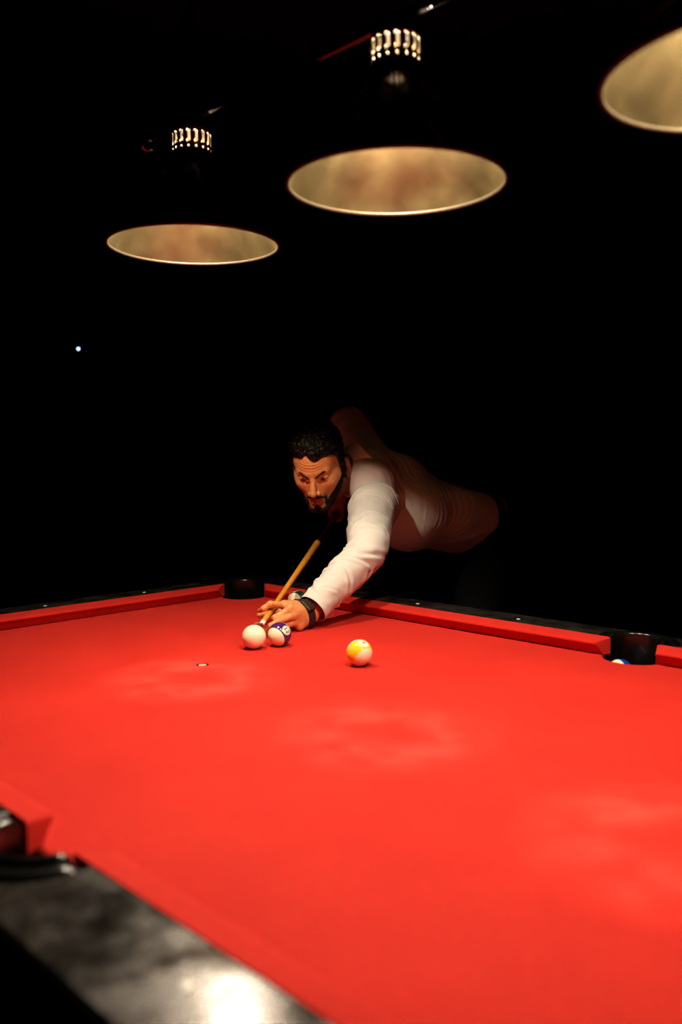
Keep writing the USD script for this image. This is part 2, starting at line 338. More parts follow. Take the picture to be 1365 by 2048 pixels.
for bxx in ((-1, -1, e, e), (L-e, -1, L+1, e), (-1, W-e, e, W+1), (L-e, W-e, L+1, W+1)):
    r_ = ring_.intersection(sbox(*bxx))
    for g in getattr(r_, 'geoms', [r_]):
        if g.area > .002: obj('corner_cap', slope(extr(g, .004, TOP+.0005, .003)), 'gloss_black', table)
# pocket liners: a lip, a groove and a second ridge swept round each hole, with a cup below
for c, r, a, span in HOLES:
    q = [(r, -.12), (r, .036)] + [(r+.0065-.0065*math.cos(t), .0385+.0075*math.sin(t)) for t in np.linspace(0, math.pi, 11)] + [(r+.021, .0375)] + [(r+.0305-.0085*math.cos(t), .0375+.0045*math.sin(t)) for t in np.linspace(.2, math.pi-.1, 9)] + [(r+.040, .034), (r+.040, -.02), (r+.004, -.12)]
    lin = lathe(q + [q[0]], (*c, 0), 40, a0=math.radians(a-span), a1=math.radians(a+span))
    k = len(q)+1; caps = []
    tv, tf = trimesh.creation.triangulate_polygon(Polygon(q), engine='earcut'); ids = cKDTree(np.array(q)).query(tv)[1][tf]
    n_ = len(lin[0]) - k
    lv, lf = arr(lin); tt = np.repeat(np.linspace(-1, 1, 40), k); lv[:, 2] -= np.where(lv[:, 2] > .034, .007*np.clip((np.abs(tt)-.86)/.14, 0, 1)**2, 0); lf = np.vstack([lf, ids, ids[:, ::-1] + n_])
    pl = obj('pocket_liner', (lv, lf), 'liner_rubber', table, smooth=40)
    obj('pocket_cup', lathe([(.0, -.0612), (r-.004, -.0612), (r+.006, -.05), (r+.006, -.026), (r+.009, -.026), (r+.009, -.068), (0, -.068)], (*c, 0), 40), 'dark_plastic', pl)
# sight dots
DD = .0891
def dot(x, y): obj('sight_dot', lathe([(0, TOP-.0008), (.0045, TOP-.0010), (.006, TOP-.0022), (0, TOP-.0030)], (x, y, 0), 20), 'pearl', table)
for k in (1, 2, 3, 5, 6, 7):
    dot(L*k/8, -DD); dot(L*k/8, W+DD)
for k in (1, 2, 3): dot(-DD, W*k/4); dot(L+DD, W*k/4)
# foot spot
fs = obj('foot_spot', lathe([(0, .0004), (.0125, .0006), (.0145, .0001), (.0145, -.001), (0, -.001)], (.677, .632, 0), 32), 'ink', table, label='dark worn ring of a spot sticker on the cloth')
obj('worn_center', lathe([(0, .0010), (.0085, .0008), (.0095, .0003), (.0095, 0), (0, 0)], (.680, .630, 0), 24), 'spot_paper', fs)
# apron and legs
obj('apron', extr(sbox(-.125, -.125, L+.125, W+.125), -.20, -.0685, 0), 'table_body', table)
obj('frame_skirt', extr(sbox(-.10, -.10, L+.10, W+.10), -.33, -.20, 0), 'table_body', table)
for x in (.22, L-.22):
    for y in (.12, W-.12):
        obj('leg', lathe([(0, -.33), (.085, -.33), (.085, -.40), (.07, -.44), (.075, -.7), (.09, -.75), (.09, -Z0), (0, -Z0)], (x, y, 0), 32), 'table_body', table)
fascia = sbox(-RW+.01, -RW+.01, L+RW-.01, W+RW-.01).difference(sbox(-.124, -.124, L+.124, W+.124))
for bxx in ((-1, -1, 9, -.124), (-1, W+.124, 9, 9), (-1, -.124, -.124, W+.124), (L+.124, -.124, 9, W+.124)):
    obj('rail_fascia', extr(fascia.intersection(sbox(*bxx)), -.15, .004, 0), 'table_body', table)

# ------------------------------------------------------------------ the balls
BR = .028575
def band(pole, up, lat0, lat1, r, nl=16, n=64):
    """part of a sphere between two latitudes about its pole"""
    la = np.radians(np.linspace(lat0, lat1, nl)); return lathe([(r*math.cos(a), r*math.sin(a)) for a in la], (0, 0, 0), n, axis=pole)
def ball(name, label, c, color=None, pole=None, num=None, ndir=None, updir=None):
    t = thing(name, label, 'billiard ball', (c[0], c[1], c[2]-BR+Z0))
    c = np.array(c) + (0, 0, .0004)
    def put(m): v, f = arr(m); return v + c, f
    if color is None:
        s = trimesh.creation.icosphere(5, BR); obj('ball_body', put(s), 'ball_white', t, smooth=True); return
    pole = np.array(pole) - np.array(ndir)*(np.array(pole)@ndir); pole = unit(pole); x = frame_of(pole)[0]
    HB = 31
    def fix(m):
        v, f = arr(m); tm = trimesh.Trimesh(v, f, process=False)
        if (tm.face_normals*tm.triangles_center).sum() < 0: tm.invert()
        return put(tm)
    obj('ball_body', concat(fix(band(pole, x, HB, 90, BR, 14)), fix(band(pole, x, -90, -HB, BR, 14))), 'ball_white', t, smooth=True)
    obj('stripe', fix(band(pole, x, -HB, HB, BR, 20)), color, t, smooth=True)
    nd = unit(ndir)
    for s in (1, -1):
        obj('number_circle', fix(band(nd*s, x, 66, 90, BR+.00012, 8, 48)), 'ball_white', t, smooth=True)
        tm = meshkit.text_mesh(num, .0098, .0002, bold=True); v = np.array(tm.vertices); v[:, :2] -= (v[:, :2].min(0)+v[:, :2].max(0))/2
        tm = trimesh.Trimesh(v, tm.faces).subdivide_to_size(.0025)
        v = np.array(tm.vertices); up = np.array(updir); up = unit(up - nd*(up@nd)); rt = np.cross(up, nd*s)
        q = v[:, 0:1]*rt + v[:, 1:2]*up + nd*s*BR; q = q/np.linalg.norm(q, axis=1)[:, None]*(BR+.00015+v[:, 2:3]*.5)
        obj('numeral', put((q, np.array(tm.faces))), 'ink', t, smooth=False)
ball('cue_ball', 'plain white cue ball in front of the cue tip', (.639, .808, BR))
ball('striped_ball', 'purple striped ball marked 12 beside the bridge hand', (.661, .869, BR), 'ball_purple', np.array([0.2899, -0.9266, -0.2397]), '12', np.array([0.8840, 0.0370, 0.4661]), np.array([0.5800, 0.6324, 0.5134]))
ball('striped_ball', 'yellow striped ball marked 9 alone on the open cloth', (.935, .860, BR), 'ball_yellow', np.array([0.9435, -0.0933, -0.3180]), '9', np.array([0.4993, -0.0416, 0.8654]), np.array([0.3388, 0.4207, 0.8416]))
ball('striped_ball', 'green striped ball marked 14 behind the hand by the far cushion', (.330, 1.223, BR), 'ball_green', np.array([0.2328, -0.9649, 0.1211]), '14', np.array([0.1571, 0.0647, -0.9855]), np.array([-0.0413, 0.0530, 0.9977]))
ball('striped_ball', 'blue striped ball marked 10 sunk in the far side pocket', (1.306, 1.314, -.0325), 'ball_blue', np.array([-0.2249, -0.9121, 0.3429]), '10', np.array([0.3914, -0.3993, -0.8291]), np.array([-0.0413, 0.0530, 0.9977]))

# ------------------------------------------------------------------ the lamp over the table
LZ, LR, BZ = .9065, .1833, 1.172
LX = [.658 + .579*i for i in range(3)]; LY = .644
lamp = thing('billiard_light', 'black billiard light with three conical shades on one bar over the table', 'lamp', (LX[1], LY, LZ+Z0))
obj('bar', tube([(.50, LY, BZ), (1.2, LY, BZ), (1.95, LY, BZ)], .0108, 24), 'black_chrome', lamp)
for x, s in ((.482, -1), (1.968, 1)):
    fp = [(0, -.032)] + [(.032*math.cos(a), .032*math.sin(a)) for a in np.linspace(-1.45, 1.2, 18)] + [(.0135, .034), (.0135, .044), (.0108, .046), (0, .046)]
    obj('finial', lathe(fp, (x, LY, BZ), 40, axis=(-s, 0, 0)), 'black_chrome', lamp)
SH = [(.1833, .9065), (.176, .922), (.158, .948), (.128, .982), (.094, 1.018), (.064, 1.050), (.047, 1.070), (.043, 1.080)]
def vent_ring(cx):
    ring = m3.Manifold.cylinder(.046, .0405, .0405, 64).translate((0, 0, 1.098)) - m3.Manifold.cylinder(.06, .0385, .0385, 64).translate((0, 0, 1.09))
    cuts = []
    for k in range(16):
        a = 360*k/16
        b = m3.Manifold.cube((.02, .0056, .022), True).translate((.04, .0012, 1.1235))
        for z in (1.1130, 1.1340): b = b + m3.Manifold.cylinder(.02, .0030, .0030, 14).rotate((0, 90, 0)).translate((.03, -.0022, z))
        b = b + m3.Manifold.cylinder(.02, .0024, .0024, 12).rotate((0, 90, 0)).translate((.03, 0, 1.1025))
        cuts.append(b.rotate((0, 0, a)))
    ring = ring - m3.Manifold.batch_boolean(cuts, m3.OpType.Add)
    return ring.translate((cx, LY, 0))
for i, cx in enumerate(LX):
    outer = [(r, z) for r, z in SH]; inner = [(r-.0022, z) for r, z in SH]
    sh = obj('shade', lathe(outer, (cx, LY, 0), 96), 'lamp_black', lamp, smooth=True)
    obj('reflector', lathe(inner[::-1], (cx, LY, 0), 96), 'lamp_inside', sh, smooth=True, label='brushed warm metal inside of the shade')
    th = np.linspace(0, 2*np.pi, 13)
    obj('rim', lathe([(.1822+.0036*math.cos(a), .9065+.0036*math.sin(a)) for a in th], (cx, LY, 0), 96), 'lamp_rim', sh, smooth=True, label='rolled bright rim')
    obj('collar', lathe([(.043, 1.074), (.046, 1.076), (.046, 1.086), (.041, 1.090), (.041, 1.098), (.0395, 1.098), (.0395, 1.074), (.043, 1.074)], (cx, LY, 0), 48), 'lamp_black', sh)
    obj('vent_ring', vent_ring(cx), 'vent_metal', sh, smooth=False, label='slotted vent ring glowing from within')
    obj('vent_cap', lathe([(.0385, 1.141), (.0415, 1.142), (.0415, 1.145), (.038, 1.150), (.030, 1.156), (.018, 1.161), (.012, 1.164), (0, 1.165)], (cx, LY, 0), 48), 'black_chrome', sh)
    obj('socket', lathe([(0, 1.145), (.014, 1.145), (.014, 1.10), (.012, 1.066), (0, 1.066)], (cx, LY, 0), 24), 'socket', sh)
    s = trimesh.creation.icosphere(2, .0185); s.apply_translation((cx, LY, 1.042)); obj('bulb', s, 'bulb_glow', sh, smooth=True, label='lit bulb')
    obj('bulb_lens', lathe([(.005, 1.0226), (.0001, 1.0226)], (cx, LY, 0), 16), 'beam_lens_' + 'abc'[i], sh, smooth=False)
for cx in (LX[0], LX[2]):
    st = obj('stem', tube([(cx, LY, BZ), (cx, LY, 1.6), (cx, LY, ZC)], .0065, 16), 'black_chrome', lamp)
    obj('coupling', lathe([(0, 1.182), (.009, 1.182), (.0115, 1.186), (.0115, 1.196), (.0100, 1.199), (.0100, 1.238), (.0115, 1.241), (.0115, 1.246), (.008, 1.250), (.008, 1.262), (0, 1.262)], (cx, LY, 0), 24), 'black_chrome', st)
    obj('ceiling_rose', lathe([(0, ZC-.035), (.02, ZC-.033), (.05, ZC-.015), (.055, ZC), (0, ZC)], (cx, LY, 0), 40), 'black_chrome', st)

# ------------------------------------------------------------------ small blue light on the wall
led = thing('indicator_light', 'tiny blue indicator light glowing on the dark wall', 'light', (X0+.02, 2.85, 1.285+Z0))
obj('housing', bx(X0, X0+.02, 2.80, 2.90, 1.26, 1.31), 'dark_plastic', led)
obj('glow_dot', lathe([(0, .026), (.008, .024), (.010, .018), (0, .018)], (X0, 2.85, 1.285), 16, axis=(1, 0, 0)), 'led', led)

# ------------------------------------------------------------------ the cue
TIP = np.array([.581, .876, .037]); CD = unit((-.572, .801, .176))
cue = thing('cue_stick', 'pale wooden cue with white ferrule aimed at the cue ball', 'cue', TIP + (0, 0, Z0))
def along(*ts): return [TIP + CD*t for t in ts]
obj('cue_tip', tube(along(.0, .0015, .006), [.0045, .0062, .0064], 20), 'tip_leather', cue)
obj('ferrule', tube(along(.006, .0065, .026), [.0064, .0066, .0067], 20), 'ferrule_white', cue)
obj('shaft', tube(along(.026, .3, .735), [.0067, .0076, .0105], 24), 'maple', cue)
obj('joint_ring', tube(along(.735, .742), [.0108, .0108], 24), 'steel', cue)
obj('butt', tube(along(.742, 1.0, 1.45, 1.462), [.0107, .0125, .0148, .013], 24), 'cue_butt', cue)

# ------------------------------------------------------------------ the player
man = thing('person', 'bearded man in a white shirt leaning over the table to shoot', 'person', (.32, 2.05, 0))
HM = np.array([[-.851, .477, .219], [-.524, -.744, -.415], [-.035, -.468, .883]])    # columns: his right, ahead, up
HQ = np.linalg.qr(HM); HM = HQ[0]*np.sign(np.diag(HQ[1]))
HC = np.array([.264, 1.379, .421])
def h2w(q): return np.asarray(q)@HM.T + HC
def w2h(q): return (np.asarray(q)-HC)@HM
# joints
LSH, LEL, LWR = np.array([.381, 1.511, .309]), np.array([.546, 1.283, .191]), np.array([0.5502, 1.0592, 0.0430])
RSH, REL = np.array([.176, 1.715, .428]), np.array([-.048, 1.820, .568])
GRIP = TIP + CD*1.15; RWR = GRIP + np.array([.02, .015, .085])
NECK = np.array([.285, 1.575, .405]); COL, SHO = np.array([0.3299, 1.4818, 0.3888]), np.array([0.3592, 1.5168, 0.3727]); PEL = np.array([.326, 2.086, .205])
SPD = unit(PEL - np.array([.28, 1.61, .36]))
def lat(a): a = np.array(a, float); return unit(a - SPD*(a@SPD))
A1, A2 = lat((.6, -.5, -.45)), lat((.97, -.1, -.15))
CH, AB = np.array([.28, 1.61, .355]) + SPD*.13 - np.array([0, 0, .02]), np.array([.28, 1.61, .355]) + SPD*.33 - np.array([0, 0, .015])

def torso(p, off):
    d = rc(p, LSH + (RSH-LSH)*.08, RSH, .060+off, .070+off)
    d = smin(d, rc(p, NECK, CH - SPD*.08, .058+off, .085+off), .06)
    d = smin(d, rc(p, COL + (NECK-COL)*.6, SHO, .056+off, .064+off), .045)
    d = smin(d, rc(p, CH+A1*.062, CH-A1*.062, .112+off), .05)
    d = smin(d, rc(p, CH+A1*.062, AB+A2*.050, .110+off, .103+off), .04)
    d = smin(d, rc(p, CH-A1*.062, AB-A2*.050, .110+off, .103+off), .04)
    d = smin(d, rc(p, AB+A2*.050, PEL+A2*.062, .103+off, .112+off), .04)
    d = smin(d, rc(p, AB-A2*.050, PEL-A2*.062, .103+off, .112+off), .04)
    return d

# --- head: skull, brow, nose, eye sockets and lids, lips' mound, ears, neck
def head(q):
    x, y, z = q[..., 0], q[..., 1], q[..., 2]; u = np.abs(x)
    m = q.copy(); m[..., 0] = u                                  # mirrored half
    d = smin(ell(q, (0, -.012, .035), (.0735, .094, .083)), ell(q, (0, .030, -.028), (.059, .060, .082)), .03)
    d = smin(d, ell(q, (0, .042, .045), (.058, .045, .046)), .02)
    d = smin(d, rc(m, (.050, .004, -.052), (.016, .070, -.102), .019, .017), .025)
    d = smin(d, rc(m, (.008, .076, -.102), (0, .076, -.102), .018), .012)
    d = smin(d, rc(m, (.043, .054, -.020), (.056, .030, -.012), .021, .018), .02)
    d = smin(d, rc(m, (.006, .081, .018), (.040, .069, .021), .012, .010), .012)
    d = smin(d, ell(q, (0, .074, -.070), (.030, .022, .028)), .012)
    d = smax(d, -ell(m, (.032, .100, -.001), (.0185, .0200, .0125)), .010)
    d = smin(d, rc(q, (0, .0835, .010), (0, .1095, -.034), .0070, .0088), .007)
    d = smin(d, sph(q, (0, .1105, -.038), .0100), .006)
    d = smin(d, sph(m, (.0125, .0985, -.0415), .0078), .006)
    d = smax(d, -sph(m, (.0062, .106, -.0505), .0034), .003)
    lid = smax(sph(m, (.032, .0735, .001), .0136), -ell(m, (.032, .092, -.0005), (.0130, .022, .0056)), .0015)
    d = smin(d, lid, .003)
    d = smax(d, -rc(m, (0, .100, -.0705), (.020, .092, -.0715), .0018, .0012), .003)
    # folds from nose to mouth, forehead lines
    d = d + .0010*np.exp(-(((u-.021-(-.045-z)*.45)/.0045)**2))*np.exp(-((z+.055)/.014)**2)*(y > .06)
    zc = z - .9*u*u*6
    d = d + .0011*np.sin(2*np.pi*(zc-.026)/.0095)*np.exp(-((z-.044)/.014)**2)*np.exp(-(u/.040)**4)*(y > .05)
    d = d + .0016*np.exp(-((u-.006)/.003)**2)*np.exp(-((z-.018)/.009)**2)*(y > .07)
    # ears
    e = np.stack([u - .078 - .42*(-.004-y), y + .012, z + .012], -1)/1.12
    ear = ell(e, (0, 0, 0), (.0075, .019, .032)); ear = smax(ear, -ell(e, (.0065, .003, .004), (.0075, .0115, .020)), .003)
    d = smin(d, ear, .006)
    return d
NKH = w2h(NECK)
def head_neck(q):
    d = smin(head(q), rc(q, (0, -.024, -.050), NKH, .056, .062), .022)
    return smin(d, rc(q, (0, .040, -.100), NKH + np.array([0, .045, -.01]), .012, .010), .03)
hv, hf = nets(head_neck, np.minimum((-.11, -.135, -.15), NKH-.09), np.maximum((.11, .145, .14), NKH+.09), .0021)
head_mesh = (h2w(hv), hf)

# --- bridge hand, flat on the cloth with the forefinger looped over the cue
HP = dict(w=np.array([0.5485, 1.0643, 0.0394]), wu=np.array([0.5443, 1.0612, 0.0513]), wl=np.array([0.5564, 1.0569, 0.0281]), heel=np.array([0.5645, 1.0209, 0.0119]), heel2=np.array([0.5510, 1.0440, 0.0239]),
    i0=np.array([0.5336, 0.9957, 0.0745]), i1=np.array([0.5310, 0.9505, 0.0754]), i2=np.array([0.5220, 0.9362, 0.0652]), i3=np.array([0.5050, 0.9369, 0.0572]),
    m0=np.array([0.5597, 0.9923, 0.0610]), m1=np.array([0.5490, 0.9513, 0.0420]), m2=np.array([0.5027, 0.9600, 0.0256]), m3=np.array([0.4615, 0.9599, 0.0122]),
    r0=np.array([0.5663, 0.9973, 0.0443]), r1=np.array([0.5614, 0.9489, 0.0350]), r2=np.array([0.5561, 0.9284, 0.0257]), r3=np.array([0.5447, 0.9230, 0.0147]),
    p0=np.array([0.5624, 1.0057, 0.0243]), p1=np.array([0.5635, 0.9636, 0.0190]), p2=np.array([0.5543, 0.9396, 0.0123]), p3=np.array([0.5438, 0.9284, 0.0061]),
    t0=np.array([0.5224, 1.0596, 0.0422]), t1=np.array([0.4960, 1.0333, 0.0451]), t2=np.array([0.4806, 0.9959, 0.0389]), t3=np.array([0.4892, 0.9479, 0.0420]))
HP['i0'] = HP['i0'] - np.array([0, 0, .007])
def bridge(p):
    J = HP; d = rc(p, LEL, J['w'], .040, .026)
    palm = rc(p, J['wu'], J['i0'], .022, .0135)
    palm = smin(palm, rc(p, J['w'], J['m0'], .024, .0130), .012)
    palm = smin(palm, rc(p, J['w'], J['r0'], .024, .0125), .012)
    palm = smin(palm, rc(p, J['wl'], J['p0'], .022, .0115), .012)
    palm = smin(palm, rc(p, J['heel2'], J['heel'], .018, .012), .010)
    palm = smin(palm, rc(p, J['w'], J['t0'], .022, .017), .012)
    d = smin(d, palm, .015)
    for k, r in (('i', (.0100, .0090, .0080, .0068)), ('m', (.0102, .0092, .0078, .0066)), ('r', (.0098, .0088, .0076, .0064)), ('p', (.0088, .0078, .0068, .0058)), ('t', (.0150, .0112, .0098, .0076))):
        f = None
        for i in range(3):
            s = rc(p, J[k+str(i)], J[k+str(i+1)], r[i]*.95, r[i+1]*.95); f = s if f is None else smin(f, s, .002)
        for i in (1, 2): f = smin(f, sph(p, J[k+str(i)], r[i]*1.06), .003)
        f = smin(f, sph(p, J[k+'0'] + np.array([0, 0, .002]), r[0]*1.12), .004)
        d = smin(d, f, .0035)
    t = np.clip((p-TIP)@CD, 0, 2); cue_d = np.linalg.norm(p-TIP-t[..., None]*CD, axis=-1) - .0074
    d = np.maximum(d, -cue_d)                                    # the fingers close round the shaft
    return np.maximum(d, .0006 - p[..., 2])                      # and rest on the cloth
lo = np.min([*HP.values(), LEL], 0)-.05; hi = np.max([*HP.values(), LEL], 0)+.05
bm = relax(nets(bridge, lo, hi, .0023), 2)

# --- grip hand closing round the butt
def grip(p):
    d = rc(p, REL, RWR, .042, .027); x = unit(np.cross(CD, [0, 0, 1.])); dn = np.cross(x, CD)*-1
    if dn[2] > 0: dn = -dn
    top = GRIP - dn*.030
    for i, s in enumerate((-.033, -.011, .011, .031)):
        b = top + CD*s
        d = smin(d, rc(p, RWR, b - x*.010, .022, .013), .012)
        c = [b - x*.018, b - x*.026 + dn*.026, b - x*.012 + dn*.052, b + x*.012 + dn*.050]
        f = None
        for j in range(3):
            q_ = rc(p, c[j], c[j+1], (.011, .010, .009)[j], (.010, .009, .008)[j]); f = q_ if f is None else smin(f, q_, .002)
        d = smin(d, f, .003)
    d = smin(d, rc(p, RWR, top + x*.018 - CD*.03, .02, .013), .01)
    d = smin(d, rc(p, top + x*.018 - CD*.03, GRIP + x*.024 - CD*.05, .012, .009), .004)
    t = np.clip((p-TIP)@CD, 0, 1.45); cd = np.linalg.norm(p-TIP-t[..., None]*CD, axis=-1) - .0142
    return np.maximum(d, -cd)
lo = np.minimum(REL, GRIP)-.09; hi = np.maximum(REL, GRIP)+.09
gm = relax(nets(grip, lo, hi, .0042), 2)

# --- trunk and limbs under the clothes
LH, LK, LA = np.array([.415, 2.06, .16]), np.array([.47, 1.87, -.27]), np.array([.47, 1.93, -.70])
RH, RK, RA = np.array([.245, 2.11, .18]), np.array([.165, 2.26, -.27]), np.array([.09, 2.43, -.70])
def under(p):
    d = torso(p, -.014)
    for a, b, c in ((LSH, LEL, None), (RSH, REL, None)): d = smin(d, rc(p, a, b, .056, .043), .03)
    for a, b, c in ((LH, LK, LA), (RH, RK, RA)):
        d = smin(d, rc(p, a, b, .085, .058), .04); d = smin(d, rc(p, b, c, .056, .038), .02)
    return d
um = relax(nets(under, (-.20, 1.20, -.78), (.66, 2.56, .70), .012), 2)
def solid(m): return m3.Manifold(m3.Mesh(np.asarray(m[0], np.float32), np.asarray(m[1], np.uint32)))
parts_ = [head_mesh, bm, gm, um]
try:
    sol = [solid(m) for m in parts_]
    if any(s_.status() != m3.Error.NoError for s_ in sol): raise ValueError
    body = m3.Manifold.batch_boolean(sol, m3.OpType.Add)
    if body.num_tri() < 20000: raise ValueError
    print('body union ok', body.num_tri())
except Exception as ex:
    print('body union fell back', [str(solid(m).status()) for m in parts_]); body = concat(*parts_)
bd = obj('body', body, 'skin', man, smooth=True)
q = w2h(arr(body)[0]); u = np.abs(q[:, 0])                        # stubble: where the shaved skin is darker
stub = sstep(-.016, .012, -.017 - (q[:, 1]-.02)*.98 + np.maximum(0, .020-q[:, 1])*4.0 - q[:, 2])*sstep(-.03, -.012, q[:, 1])*sstep(-.15, -.125, q[:, 2])
stub = np.maximum(stub, sstep(.043, .030, u)*sstep(.062, .075, q[:, 1])*sstep(-.044, -.053, q[:, 2])*.8)*sstep(.2, .17, np.linalg.norm(q, axis=1))
UsdGeom.PrimvarsAPI(stage.GetPrimAtPath(bd)).CreatePrimvar('stubble', Sdf.ValueTypeNames.FloatArray, 'vertex').Set([float(x) for x in stub])

# --- face details
gaze = unit(w2h(np.array([.639, .808, .03])))
for s in (1, -1):
    ec = np.array([.032*s, .0735, .001]); b = trimesh.creation.icosphere(4, .0124); b.apply_translation(ec)
    ey = obj('eye', (h2w(b.vertices), b.faces), 'eye_white', bd, smooth=True)
    g = unit(gaze*np.array([1, 1, .55])); iv, if_ = band(g, None, 62, 90, .0126, 6, 24)
    obj('iris', (h2w(iv+ec), if_), 'iris', bd, smooth=True)
for s in (1, -1):
    pts = spline([(.009*s, .0935, .0085), (.019*s, .0945, .0150), (.031*s, .0885, .0225), (.041*s, .0795, .0245), (.050*s, .0665, .0205)], 15)
    rad = np.interp(np.linspace(0, 1, 15), [0, .2, .6, 1], [.0008, .0028, .0028, .0008])
    v, f = tube(pts, rad, 10); v[:, 2] += .0006*np.sin(v[:, 0]*2200)
    obj('eyebrow', (h2w(v), f), 'beard', bd)
pts = spline([(-.021, .0905, -.0712), (-.010, .0965, -.0682), (-.003, .0985, -.0665), (0, .0983, -.0672), (.003, .0985, -.0665), (.010, .0965, -.0682), (.021, .0905, -.0712)], 25)
v, f = tube(pts, np.interp(np.linspace(0, 1, 25), [0, .3, .5, .7, 1], [.001, .0032, .0036, .0032, .001]), 10); obj('lip', (h2w(v), f), 'lips', bd)
pts = spline([(-.020, .0900, -.0728), (-.010, .0950, -.0758), (0, .0965, -.0766), (.010, .0950, -.0758), (.020, .0900, -.0728)], 21)
v, f = tube(pts, np.interp(np.linspace(0, 1, 21), [0, .3, .5, .7, 1], [.001, .0036, .0042, .0036, .001]), 10); obj('lip', (h2w(v), f), 'lips', bd)
def beard(q):
    x, y, z = q[..., 0], q[..., 1], q[..., 2]; u = np.abs(x)
    zl = -.017 - (y-.02)*.98 + np.maximum(0, .020-y)*4.0
    m = sstep(-.010, .008, zl - z)*sstep(-.022, -.012, y)*sstep(-.142, -.125, z)
    mu = np.exp(-(((z + .0565 + u*.22)/.0062)**4))*sstep(.034, .024, u)*sstep(.075, .085, y)
    co = np.exp(-(((u-.0285)/.0055)**4))*sstep(-.095, -.088, z)*sstep(-.052, -.060, z)*sstep(.06, .07, y)
    so = np.exp(-((u/.007)**4))*np.exp(-(((z+.088)/.009)**4))*sstep(.07, .08, y)
    bare = np.exp(-(((u-.017)/.008)**4))*np.exp(-(((z+.0885)/.006)**4))*sstep(.07, .08, y)
    lipz = np.exp(-((u/.024)**6))*np.exp(-(((z+.0715)/.0082)**6))*sstep(.07, .08, y)
    ch = sstep(.026, .018, u)*sstep(-.084, -.090, z)*sstep(.06, .075, y)
    n = meshkit.noise(q*330., 3); n2 = meshkit.noise(q*700., 4)
    m = np.maximum.reduce([m, mu, co, so, ch])*(1-.9*bare)*(1-lipz)
    return head(q) - (-.0042 + m*.0056 + .0030*(n-.5) + .0022*(n2-.5))
bv = relax(nets(beard, (-.085, -.03, -.145), (.085, .125, .035), .0019), 1)
obj('beard', (h2w(bv[0]), bv[1]), 'beard', bd, smooth=True, label='short dark beard and moustache')
def hair(q):
    x, y, z = q[..., 0], q[..., 1], q[..., 2]; u = np.abs(x)
    zh = np.interp(y, [-.11, -.07, -.035, -.02, .0, .008, .016, .03, .05, .075, .10], [-.065, -.055, -.02, .026, .030, -.004, .010, .046, .060, .066, .068])
    zh = zh - .010*np.exp(-((x+.016)/.016)**2)*(y > .05) + .010*np.exp(-((x-.012)/.008)**2)*(y > .05)
    m = sstep(-.003, .009, z - zh)
    th = .005 + .016*sstep(.035, .11, z)*sstep(.0, .035, z - zh)
    n = meshkit.noise(q*125., 5); n2 = meshkit.noise(q*300., 6)
    return head(q) - (-.005 + m*(th + .005 + .011*(n-.5)*sstep(.0, .07, z)*sstep(.0, .03, z - zh) + .007*(n2-.5)))
hv2 = relax(nets(hair, (-.115, -.15, -.08), (.115, .145, .165), .0024), 1)
obj('hair', (h2w(hv2[0]), hv2[1]), 'hair', bd, smooth=True, label='short black curly hair')

# --- shirt
FANC = CH + A1*.10 + np.array([.0, -.02, -.12])
rnd = np.random.default_rng(7)
FAN = [(a, rnd.uniform(.012, .026), rnd.uniform(.10, .24), rnd.uniform(.10, .22), rnd.uniform(.5, 1.)) for a in np.linspace(.12, 2.6, 26) + rnd.uniform(-.04, .04, 26)]
def folds(p):
    r = p - FANC; yy = r@SPD; zz = r@unit(np.cross(SPD, A2))
    th = np.arctan2(np.abs(zz), yy) + .25*(meshkit.noise(p*9., 2)-.5); rr = np.hypot(yy, zz); d = 0
    for a, w, r0, ln, k in FAN:                                  # tension folds fanning from the armpit
        x = (th-a)/w; d = d + k*(np.exp(-x*x) - .5*np.exp(-((x-1.7)**2)))*sstep(r0-.05, r0+.03, rr)*sstep(r0+ln+.08, r0+ln-.02, rr)
    return d
def shirt(p):
    d = torso(p, .004)
    d = smin(d, rc(p, base - ax*.004, NECK, .067, .070), .03)
    d = np.maximum(d, -(rc(p, w2n0, base + ax*.02, .063, .064)))
    return np.maximum(d, (p - (PEL + SPD*.02))@SPD)
ax = unit(NECK - h2w((0, -.02, -.06))); base = NECK - ax*.050
w2n0 = h2w((0, -.02, -.06)); w2n1 = NECK + unit(NECK-h2w((0, -.02, -.06)))*.012
sv, sf = relax(nets(shirt, (-.02, 1.38, .0), (.56, 2.16, .60), .0062), 3)
nn = vnormals(sv, sf); sv = sv + nn*(.0028*folds(sv) + .006*(meshkit.noise(sv*13., 8)-.5))[:, None]
st_ = obj('shirt', (sv, sf), 'shirt_cotton', man, smooth=True)
